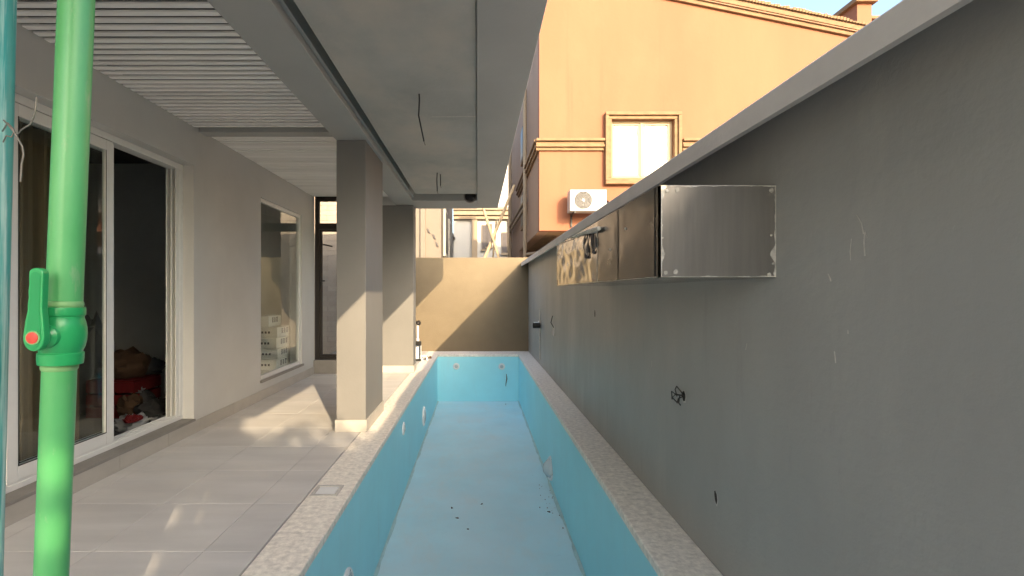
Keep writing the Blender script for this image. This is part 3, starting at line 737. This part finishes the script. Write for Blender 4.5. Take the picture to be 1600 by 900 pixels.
warped(2.982, BY1, BZ0, BZ1, .013, 4.1, 'side_panel', M['steel'])
bx('front_panel', M['steel_dull'], sb, BX0+.012, BX1, BY0-.004, BY0, BZ0, BZ1, bev=.0015)
bx('bottom_panel', M['steel'], sb, BX0+.006, BX1, BY0+.001, BY1, BZ0-.003, BZ0-.0005)
bx('top_panel', M['steel'], sb, BX0+.006, BX1, BY0+.001, BY1, BZ1+.0005, BZ1+.003)
bx('end_panel', M['steel'], sb, BX0+.006, BX1, BY1+.0005, BY1+.003, BZ0, BZ1)
def film_edge(pts_a, nrm, inward, wid, seed, name='film_strip'):
    """ragged torn film along an edge line pts_a[0]->pts_a[1]"""
    a, b = Vector(pts_a[0]), Vector(pts_a[1]); nrm = Vector(nrm); inw = Vector(inward); mb = MB(); n = 46
    for k in range(n+1):
        t = k/n; w = wid[0] + (wid[1]-wid[0])*max(0, noise.noise(Vector((t*6+seed, seed, 0)))*1.4+.1) + .003*noise.noise(Vector((t*40, seed, 1)))
        p = a.lerp(b, t)
        mb.v += [tuple(p+nrm*.001), tuple(p+inw*max(.001, w)+nrm*(.0015+.003*abs(noise.noise(Vector((t*19, seed, 5))))))]
    for k in range(n): mb.f.append((2*k, 2*k+1, 2*k+3, 2*k+2))
    return mb.build(name, M['film'], sb)
fy = BY0-.0045
film_edge(((BX0+.012, fy, BZ1), (BX1, fy, BZ1)), (0, -1, 0), (0, 0, -1), (.003, .012), 1)
film_edge(((BX1, fy, BZ1), (BX1, fy, BZ0)), (0, -1, 0), (-1, 0, 0), (.006, .024), 5)
film_edge(((BX0+.012, fy, BZ0), (BX0+.012, fy, BZ1)), (0, -1, 0), (1, 0, 0), (.003, .014), 9)
film_edge(((BX0+.012, fy, BZ0), (BX1, fy, BZ0)), (0, -1, 0), (0, 0, 1), (.002, .008), 14)
film_edge(((BX0-.001, BY0+.01, BZ0), (BX0-.001, BY1, BZ0)), (-1, 0, 0), (0, 0, 1), (.002, .006), 21)
film_edge(((BX0-.001, 2.98, BZ1-.05), (BX0-.001, BY1, BZ1-.002)), (-1, 0, 0), (0, 0, 1), (.004, .02), 25)
film_edge(((BX0-.001, BY1, BZ0), (BX0-.001, BY1, BZ1)), (-1, 0, 0), (0, -1, 0), (.01, .05), 31)
film_edge(((BX0-.001, 2.98, BZ0), (BX0-.001, 2.98, BZ1-.05)), (-1, 0, 0), (0, 1, 0), (.006, .03), 33)
MB().tube([(BX0-.012, 3.9, BZ1-.004), (BX0-.016, 3.3, BZ1-.03), (BX0-.02, 2.98, BZ1-.055), (BX0-.022, 2.86, BZ1-.06)], [.004, .012, .018, .012], 8).build('film_roll', M['film'], sb, smooth=True)
for (x, z, r_) in ((BX0+.03, BZ0+.018, .010), (BX0+.072, BZ0+.02, .012), (BX0+.035, BZ1-.022, .008), (BX0+.078, BZ1-.018, .011), (BX1-.02, BZ1-.02, .012), (BX1-.03, BZ0+.01, .010), (BX1-.012, BZ0+.055, .006), (BX0+.02, BZ0+.10, .006), (BX0+.018, BZ0+.16, .005), (BX1-.02, BZ0+.17, .006)):
    mb = MB(); pts = []
    for k in range(11):
        a = k*2*math.pi/11; q = r_*.8*(1+.4*noise.noise(Vector((x*40, k*1.3, z*30)))); pts.append((x+q*math.cos(a), fy-.0005, z+q*math.sin(a)))
    mb.prism(pts, (0, -.0025, 0)); mb.build('film_scrap', M['film'], sb)
for (y, z) in ((2.42, BZ1-.12), (2.7, BZ1-.2)): MB().lathe([(.008, 0), (.006, .004), (.0001, .005)], (BX0-.001, y, z), (-1, 0, 0), 10).build('rivet', M['film'], sb)
for (yy, zz, ry, rz) in ((3.06, 1.725, .05, .075), (3.27, 1.715, .055, .08)):  # dark rings stand in for wavy reflections in the steel
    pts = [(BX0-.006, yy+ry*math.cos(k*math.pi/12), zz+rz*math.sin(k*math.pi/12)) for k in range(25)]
    MB().tube(pts, [.006+.004*math.sin(k*1.1) for k in range(25)], 6, False).build('reflection_ring', M['slate'], sb, smooth=True)
# dark smear line where the panels join
bx('seam', M['hole'], sb, BX0-.0025, BX0-.0008, 2.018, 2.026, BZ0+.002, BZ1-.002)
bx('seam', M['hole'], sb, BX0-.0025, BX0-.0008, 2.548, 2.553, BZ0+.002, BZ1-.002)

# ------------------------------------------------------------------ small fittings on the boundary wall
pv = tag(empty('pipe_outlet', (XR, 9.56, .76)), 'white pipe outlet with black end sticking out near the wall end', 'pipe')
pv.location = (0, 0, 0)
MB().lathe([(.075, 0), (.075, .02), (.05, .03), (.05, .11)], (XR, 9.56, .77), (-1, 0, 0), 18).build('flange', M['white_plastic'], pv, smooth=True)
MB().lathe([(.052, .02), (.052, .16), (.04, .16), (.04, .09)], (XR, 9.28, .77), (-1, 0, 0), 16).build('socket', M['black'], pv, smooth=True)
MB().tube([(XR-.04, 9.56, .77), (XR-.05, 9.28, .77)], .035, 10).build('pipe_stub', M['black'], pv, smooth=True)
MB().tube([(XR-.012, 9.42, .1), (XR-.012, 9.42, 1.1)], .012, 8).build('conduit', M['plaster_edge'], pv)
jb = tag(empty('junction_box', (XR, 7.73, .83)), 'small recessed round electrical box low on the boundary wall', 'electrical box')
jb.location = (0, 0, 0)
MB().lathe([(.10, 0), (.10, .012), (.078, .014), (.075, .003)], (XR, 7.73, .80), (-1, 0, 0), 20).build('rim', M['plaster_edge'], jb, smooth=True)
MB().lathe([(.075, .002), (.0001, .002)], (XR, 7.73, .80), (-1, 0, 0), 20).build('recess', M['sill'], jb)
MB().tube([(XR-.003, 7.75, .84), (XR-.05, 7.74, .92), (XR-.03, 7.70, 1.03)], .007, 6).build('cable_end', M['cable'], jb)
wt = tag(empty('wire_tangle', (XR, 2.88, .78)), 'tangle of thin black wires poking from a hole in the boundary wall', 'wires')
wt.location = (0, 0, 0)
for pts in ([(0,0,0),(-.03,-.03,.03),(-.04,.01,.055),(-.035,.045,.03),(-.03,.03,-.01)], [(0,0,0),(-.025,.02,-.02),(-.03,.03,-.05)],
            [(0,0,.01),(-.04,-.035,.01),(-.045,-.03,-.035),(-.03,-.02,-.05)], [(0,0,0),(-.03,.06,.0),(-.04,.085,.01),(-.035,.09,-.04)], [(0,0,0),(-.04,.035,.0),(-.05,.05,-.02),(-.03,.03,-.045)]):
    MB().tube([(XR+a, 2.87+b, .79+c) for a, b, c in pts], .0035, 6).build('wire', M['cable'], wt, smooth=True)

# ------------------------------------------------------------------ green pipe with ball valve, close to the camera
gp = tag(empty('green_pipe', (-.991, 1.1, 0)), 'green plastic water pipe with a lever ball valve rising close to the camera', 'pipe')
gp.rotation_euler = (0, .0392, 0)
VZ = 1.3055
MB().tube([(.003, 0, VZ+.03), (.004, 0, 2.2), (.004, 0, 2.948)], .0335, 32).build('pipe_run', M['green_pipe'], gp, smooth=True)
MB().tube([(-.002, 0, .001), (-.002, 0, .7), (-.002, 0, VZ-.03)], .0315, 32).build('pipe_run', M['green_pipe'], gp, smooth=True)
prof = [(.031, -.055), (.0385, -.0545), (.0395, -.045), (.0395, -.034), (.0365, -.032), (.0372, -.029), (.0405, -.022), (.0428, -.010), (.0435, .002), (.0425, .014), (.0400, .025), (.0372, .032), (.0372, .036), (.0395, .038), (.0395, .048), (.0385, .0525), (.031, .053)]
prof = [(a*1.06, b*1.2) for a, b in prof]
vb = MB().lathe(prof, (0, 0, VZ), (0, 0, 1), 40).build('valve_body', M['green_valve'], gp, smooth=True)
MB().lathe([(.0337, .0625), (.0352, .065), (.0358, .070), (.0345, .076), (.0332, .077)], (.003, 0, VZ), (0, 0, 1), 32).build('weld_bead', M['green_weld'], gp, smooth=True)
MB().lathe([(.0313, -.080), (.0335, -.077), (.0343, -.071), (.033, -.065)], (-.002, 0, VZ), (0, 0, 1), 32).build('weld_bead', M['green_weld'], gp, smooth=True)
nS = Vector((.05, -1, 0)).normalized(); uS = Vector((nS.y, -nS.x, 0)); 
if uS.x < 0: uS = -uS
oS = Vector((0, 0, VZ+.000)) + nS*.036
MB().lathe([(.027, 0), (.026, .010), (.019, .016), (.017, .03)], tuple(oS), tuple(nS), 24).build('stem_boss', M['green_valve'], gp, smooth=True)
out = []
for k in range(13):                                        # rounded lower end
    a = math.pi*.98 + k*math.pi*1.04/12; out.append((.0225*math.cos(a), .0225*math.sin(a)))
out += [(.0185, .030), (.0150, .050), (.0150, .095), (.0150, .107)]
for k in range(9): a = .1+k*(math.pi-.2)/8; out.append((.0145*math.cos(a), .108+.0075*math.sin(a)))
out += [(-.0150, .100), (-.0138, .088), (-.0152, .078), (-.0140, .066), (-.0155, .055), (-.0150, .045), (-.019, .028)]
out = [(a*.98, b*1.28) for a, b in out]
h0 = oS + nS*.022
hd = MB().prism([tuple(h0 + uS*a + Vector((0, 0, b))) for a, b in out], nS*.017).build('lever_handle', M['green_valve'], gp, bev=.0028)
# sunk face of the lever
out2 = [(a*.68, b*.93+.002) for a, b in out]
MB().prism([tuple(h0 + nS*.0172 + uS*a + Vector((0, 0, b))) for a, b in out2], nS*.0006).build('lever_face', mat('dark green lever face', (.012, .27, .085), .35), hd)
MB().lathe([(.0125, .017), (.0122, .0205), (.0095, .022), (.0001, .0222)], tuple(h0), tuple(nS), 20).build('lever_cap', M['red'], hd, smooth=True)
MB().lathe([(.0150, .0175), (.0150, .0195), (.0127, .0197)], tuple(h0), tuple(nS), 20).build('cap_ring', M['green_weld'], hd, smooth=True)

tp = tag(empty('teal_pole', (-1.155, 1.1, 0)), 'pale streaked teal scaffold pole at the left edge with wire twisted round it', 'pole')
tp.rotation_euler = (0, .024, 0)
MB().tube([(0, 0, .001), (0, 0, 1.5), (0, 0, 2.92)], .047, 32).build('pole_shaft', M['teal'], tp, smooth=True)
tw = tag(empty('tie_wire', (-.86, .83, 1.7)), 'rusty twisted tie wire hanging off the teal pole', 'wire'); tw.location = (0, 0, 0)
W1 = [(-1.0538, 1.0794, 1.7579), (-1.0114, 1.0473, 1.7652), (-0.9943, 1.0409, 1.7520), (-0.9922, 1.0473, 1.7376), (-0.9825, 1.0473, 1.7500), (-0.9691, 1.0537, 1.7646), (-0.9622, 1.0537, 1.7771), (-0.9566, 1.0537, 1.8007), (-0.9553, 1.0537, 1.8229)]
W2 = [(-1.0260, 1.0537, 1.7730), (-1.0025, 1.0409, 1.7574), (-0.9929, 1.0409, 1.7451), (-0.9894, 1.0473, 1.7321), (-0.9858, 1.0537, 1.7161), (-0.9830, 1.0537, 1.6981), (-0.9872, 1.0537, 1.6787), (-0.9885, 1.0537, 1.6565), (-0.9899, 1.0537, 1.6399)]
W3 = [(-1.0274, 1.0537, 1.7258), (-1.0105, 1.0434, 1.7364), (-0.9970, 1.0409, 1.7328), (-0.9915, 1.0409, 1.7438)]
for w_, r_ in ((W1, .0016), (W2, .0018), (W3, .0014)): MB().tube(w_, r_, 6).build('wire_strand', M['wire'], tw, smooth=True)

# ------------------------------------------------------------------ wires hanging from the porch ceiling
def cwire(label, pts, r=.006):
    e = tag(empty('ceiling_wire', pts[0]), label, 'wire', 'light wires hanging from the porch ceiling'); e.location = (0, 0, 0)
    MB().tube(pts, r, 6).build('cable', M['cable'], e, smooth=True)
    MB().tube([pts[-1], tuple(Vector(pts[-1])+Vector((.01, 0, -.03)))], r*.6, 6).build('bare_end', M['wire'], e)
cwire('longer black wire hanging from the middle of the porch ceiling', [(-.455, 3.80, 2.955), (-.453, 3.80, 2.90), (-.458, 3.79, 2.78), (-.44, 3.80, 2.69), (-.417, 3.80, 2.58)])
cwire('shorter pale wire hanging from the porch ceiling near the end beam', [(-.52, 6.3, 2.955), (-.525, 6.3, 2.86), (-.52, 6.3, 2.71)], .007)
cwire('tiny wire stub beside the shorter hanging wire', [(-.485, 6.38, 2.955), (-.483, 6.38, 2.86), (-.485, 6.38, 2.80)], .006)
sp = tag(empty('ceiling_sensor', (-.05, 8.2, 3.0)), 'small round dark fitting on the beam at the porch end', 'sensor'); sp.location = (0, 0, 0)
MB().lathe([(.09, 0), (.09, .03), (.07, .06), (.03, .08), (.0001, .082)], (-.12, 8.0999, 3.0), (0, -1, 0), 20).build('housing', M['black'], sp, smooth=True)
MB().lathe([(.11, 0), (.11, .012)], (-.12, 8.0995, 3.0), (0, -1, 0), 20).build('base_plate', M['sill'], sp)

# ------------------------------------------------------------------ pool pump by the pier
pm = tag(empty('pool_pump', (-1.2, 10.0, 0)), 'small white and black pump canister on the deck beside the far pier', 'pump'); pm.location = (0, 0, 0)
MB().lathe([(.10, .001), (.10, .05), (.075, .07), (.075, .34), (.06, .38), (.03, .40), (.03, .46), (.0001, .46)], (-1.22, 9.95, 0), (0, 0, 1), 20).build('canister', M['white_plastic'], pm, smooth=True)
for dx in (-.06, .05): MB().box(-1.22+dx, -1.20+dx, 9.82, 9.85, .03, .40).build('bracket_bar', M['black'], pm, bev=.004)
MB().box(-1.30, -1.13, 9.80, 9.8199, .33, .42).box(-1.30, -1.13, 9.80, 9.8199, .02, .06).build('bracket_plate', M['black'], pm, bev=.004)
MB().tube([(-1.22, 9.95, .46), (-1.22, 9.95, .74), (-1.20, 9.95, .80)], .022, 10).build('riser_pipe', M['white_plastic'], pm, smooth=True)
MB().lathe([(.05, 0), (.055, .03), (.03, .07), (.0001, .075)], (-1.22, 9.95, .76), (.4, -.3, .6), 12).build('tap_knob', M['dark_alu'], pm, smooth=True)
MB().tube([(-1.15, 9.95, .10), (-1.08, 9.95, .10), (-1.04, 9.95, .08), (-1.02, 9.95, .01)], .02, 8).build('elbow_pipe', M['white_plastic'], pm, smooth=True)
for (x, y, s) in ((-1.06, 10.15, .04), (-1.0, 10.3, .03)):
    MB().lathe([(s, 0.003), (s, s*1.4), (s*.6, s*1.8), (.0001, s*1.8)], (x, y, 0), (0, 0, 1), 10).build('valve_cap', M['sack'], pm, smooth=True)

# ------------------------------------------------------------------ cartons behind the side window
def carton(label, x0, x1, y0, y1, z0, h, rot=0):
    e = tag(empty('carton', ((x0+x1)/2, (y0+y1)/2, z0)), label, 'carton', 'cartons stacked behind the side window')
    e.rotation_euler = (0, 0, rot); hx, hy = (x1-x0)/2, (y1-y0)/2
    bx('box_body', M['carton'], e, -hx, hx, -hy, hy, 0.001, h-.004, bev=.004)
    bx('tape', M['film'], e, -hx-.001, hx+.001, -.025, .025, h-.0038, h-.0025)
    for k, (w_) in enumerate((.06, .05, .07)):
        yy = -.13+k*.09
        for q in range(3): bx('printed_mark', M['print'], e, hx+.0003, hx+.0015, yy+q*.022, yy+q*.022+.011, h*.35, h*.75)
        bx('printed_mark', M['print'], e, hx+.0003, hx+.0015, yy, yy+w_, h*.75+.002, h*.75+.014)
    for q in range(5): bx('printed_mark', M['print'], e, -.12+q*.05, -.09+q*.05, -hy-.0015, -hy-.0003, h*.4, h*.6)
names = ['bottom carton of the stack behind the side window', 'second carton from the bottom behind the side window', 'third carton from the bottom behind the side window',
         'fourth carton from the bottom behind the side window', 'fifth carton of the stack, under the offset top one']
for k in range(5): carton(names[k], -3.48, -3.035-.008*(4-k) , 7.38+.012*((k*7) % 3), 7.96, .0505+k*.165, .163, random.uniform(-.03, .03))
carton('topmost carton, set back to the left on the stack behind the window', -3.66, -3.20, 7.42, 7.95, .0505+5*.165, .163, .05)

# ------------------------------------------------------------------ clutter seen through the open sliding door
def lump(name, m, label, cat, loc, s, seed, amp=.25, parent=None, group=None):
    mb = MB(); nu, nv = 20, 12
    for j in range(nv+1):
        for i in range(nu):
            a, b = i*2*math.pi/nu, -math.pi/2 + j*math.pi/nv
            d = Vector((math.cos(a)*math.cos(b), math.sin(a)*math.cos(b), math.sin(b)))
            r_ = 1+amp*noise.noise(d*2.2+Vector((seed, 0, 0)))+amp*.5*noise.noise(d*5+Vector((seed, 3, 0)))
            p = Vector((d.x*s[0], d.y*s[1], max(-.75, d.z)*s[2]+s[2]*.75))*1; p = Vector((p.x*r_, p.y*r_, max(0.0, p.z*r_)))
            mb.v.append(tuple(p))
    for j in range(nv):
        for i in range(nu):
            k = (i+1) % nu; mb.f.append((j*nu+i, j*nu+k, (j+1)*nu+k, (j+1)*nu+i))
    o = mb.build(name, m, smooth=True); o.location = loc
    return tag(o, label, cat, group)
lump('plastic_bag', M['bag_white'], 'crumpled white bag with red print just inside the open sliding door', 'bag', (-3.42, 4.80, .051), (.15, .13, .08), 42.2, .6)
lump('red_cloth', M['red_cloth'], 'small red cloth lying on the white bag inside the door', 'cloth', (-3.33, 4.70, .15), (.06, .09, .035), 25.1, .6)
lump('dark_bag', M['bag_grey'], 'grey bag on the floor right of the white bag inside the door', 'bag', (-3.45, 5.18, .051), (.17, .16, .11), 8.4, .35)
lump('pale_bag', M['bag_white'], 'flattened pale bag beside the door track', 'bag', (-3.22, 4.95, .051), (.09, .10, .05), 3.9, .4)
lump('brown_sack', M['sack'], 'brown sack slumped on the red crate in the dark room', 'sack', (-3.95, 5.45, .452), (.25, .22, .17), 6.6, .3)
lump('white_sack', M['bag_grey'], 'pale sack leaning at the back of the dark room', 'sack', (-4.4, 5.5, .051), (.25, .25, .55), 1.6, .3)
lump('rubble_bag', M['bag_grey'], 'dark bag heaped left of the red crate in the dark room', 'bag', (-3.75, 5.38, .051), (.18, .13, .15), 31.4, .3)
lump('cloth_heap', M['sack'], 'brown cloth heap in front of the red crate', 'cloth', (-3.72, 5.22, .051), (.14, .10, .13), 15.1, .55)
lump('paper_scrap', M['bag_white'], 'pale crumpled paper on top of the dark heap in the room', 'paper', (-3.74, 5.34, .30), (.07, .06, .035), 17.7, .6)
lump('tool_bag', M['bag_grey'], 'black bag hanging over the right end of the red crate', 'bag', (-3.80, 5.62, .46), (.16, .12, .10), 19.2, .5)
rc = tag(empty('red_crate', (-3.95, 5.45, .051)), 'red crate holding up the brown sack in the dark room', 'crate')
for z in (.0, .135, .27):
    ring_ = MB(); ring_.box(-.26, .26, -.22, -.2, z, z+.11); ring_.box(-.26, .26, .2, .22, z, z+.11); ring_.box(-.26, -.24, -.1999, .1999, z, z+.11); ring_.box(.24, .26, -.1999, .1999, z, z+.11)
    ring_.build('crate_band', M['red_cloth'], rc)
MB().box(-.258, .258, -.218, .218, .385, .40).build('crate_lid', M['red_cloth'], rc)
MB().box(-.25, -.241, -.21, -.2, 0, .384).box(.241, .25, -.21, -.2, 0, .384).box(-.25, -.241, .2, .21, 0, .384).box(.241, .25, .2, .21, 0, .384).build('crate_corner', M['red_cloth'], rc)
cu = MB(); n = 80
for k in range(n+1):
    y = 2.5+1.42*k/n; x = -3.22+.035*math.sin(k*1.15)+.012*math.sin(k*.41)
    cu.v += [(x, y, .08), (x, y, 2.6)]
for k in range(n): cu.f.append((2*k, 2*k+2, 2*k+3, 2*k+1))
cu = cu.build('curtain', M['curtain']); cu.modifiers.new('th', 'SOLIDIFY').thickness = .004
tag(cu, 'brown pleated curtain hanging inside the closed sliding door leaf', 'curtain')

# ------------------------------------------------------------------ leaves and grit lying in the pool
spots = [(-.29, 5.55, 'dark leaf on the pool floor left of the other specks'), (-.22, 5.3, 'dark leaf on the pool floor nearest the left wall speck pair'),
         (.05, 5.65, 'tiny speck in the middle of the pool floor'), (.80, 5.45, 'dark leaf on the pool floor beside the fallen debris'),
         (-.10, 5.05, 'small brown leaf near the middle of the pool floor'), (.62, 10.7, 'dark leaf at the far right corner of the pool floor')]
for k, (x, y, lb) in enumerate(spots):
    mb = MB(); s = random.uniform(.008, .014); pts = []
    for q in range(9):
        a = q*2*math.pi/9; rr_ = s*(1+.5*noise.noise(Vector((k*3.3, q*.9, 0)))); pts.append((rr_*math.cos(a)*1.4, rr_*math.sin(a)*.7, .004+.006*math.sin(a*2)))
    c_ = (0, 0, .010); n0 = 0; mb.v = [c_]+pts+[(p[0], p[1], .0015) for p in pts]
    for q in range(9): mb.f.append((0, 1+q, 1+(q+1) % 9)); mb.f.append((1+q, 10+q, 10+(q+1) % 9, 1+(q+1) % 9))
    o = mb.build('dead_leaf', M['dead_leaf']); o.location = (x, y, PZ+.0005); o.rotation_euler = (0, 0, random.uniform(0, 3)); tag(o, lb, 'leaf', 'leaves in the pool')
db = MB()
for k in range(26):
    a = random.random(); x = PX1-.03-random.random()**2*.22; y = 5.9+random.gauss(0, .35); s = random.uniform(.002, .006)
    db.box(x-s, x+s, y-s, y+s*1.5, PZ+.001, PZ+.001+s)
db = db.build('debris', M['sill']); db['kind'] = 'stuff'; tag(db, 'scattered grit on the pool floor under the right hand light', 'debris')
ck = MB(); ck.tube([(.655, PY1-.012, -.44), (.665, PY1-.015, -.55), (.645, PY1-.012, -.66), (.64, PY1-.012, -.72)], [.006, .014, .010, .004], 6)
tag(ck.build('dangling_strap', M['slate'], smooth=True), 'dark strap hanging on the far pool wall below the right jet', 'strap')
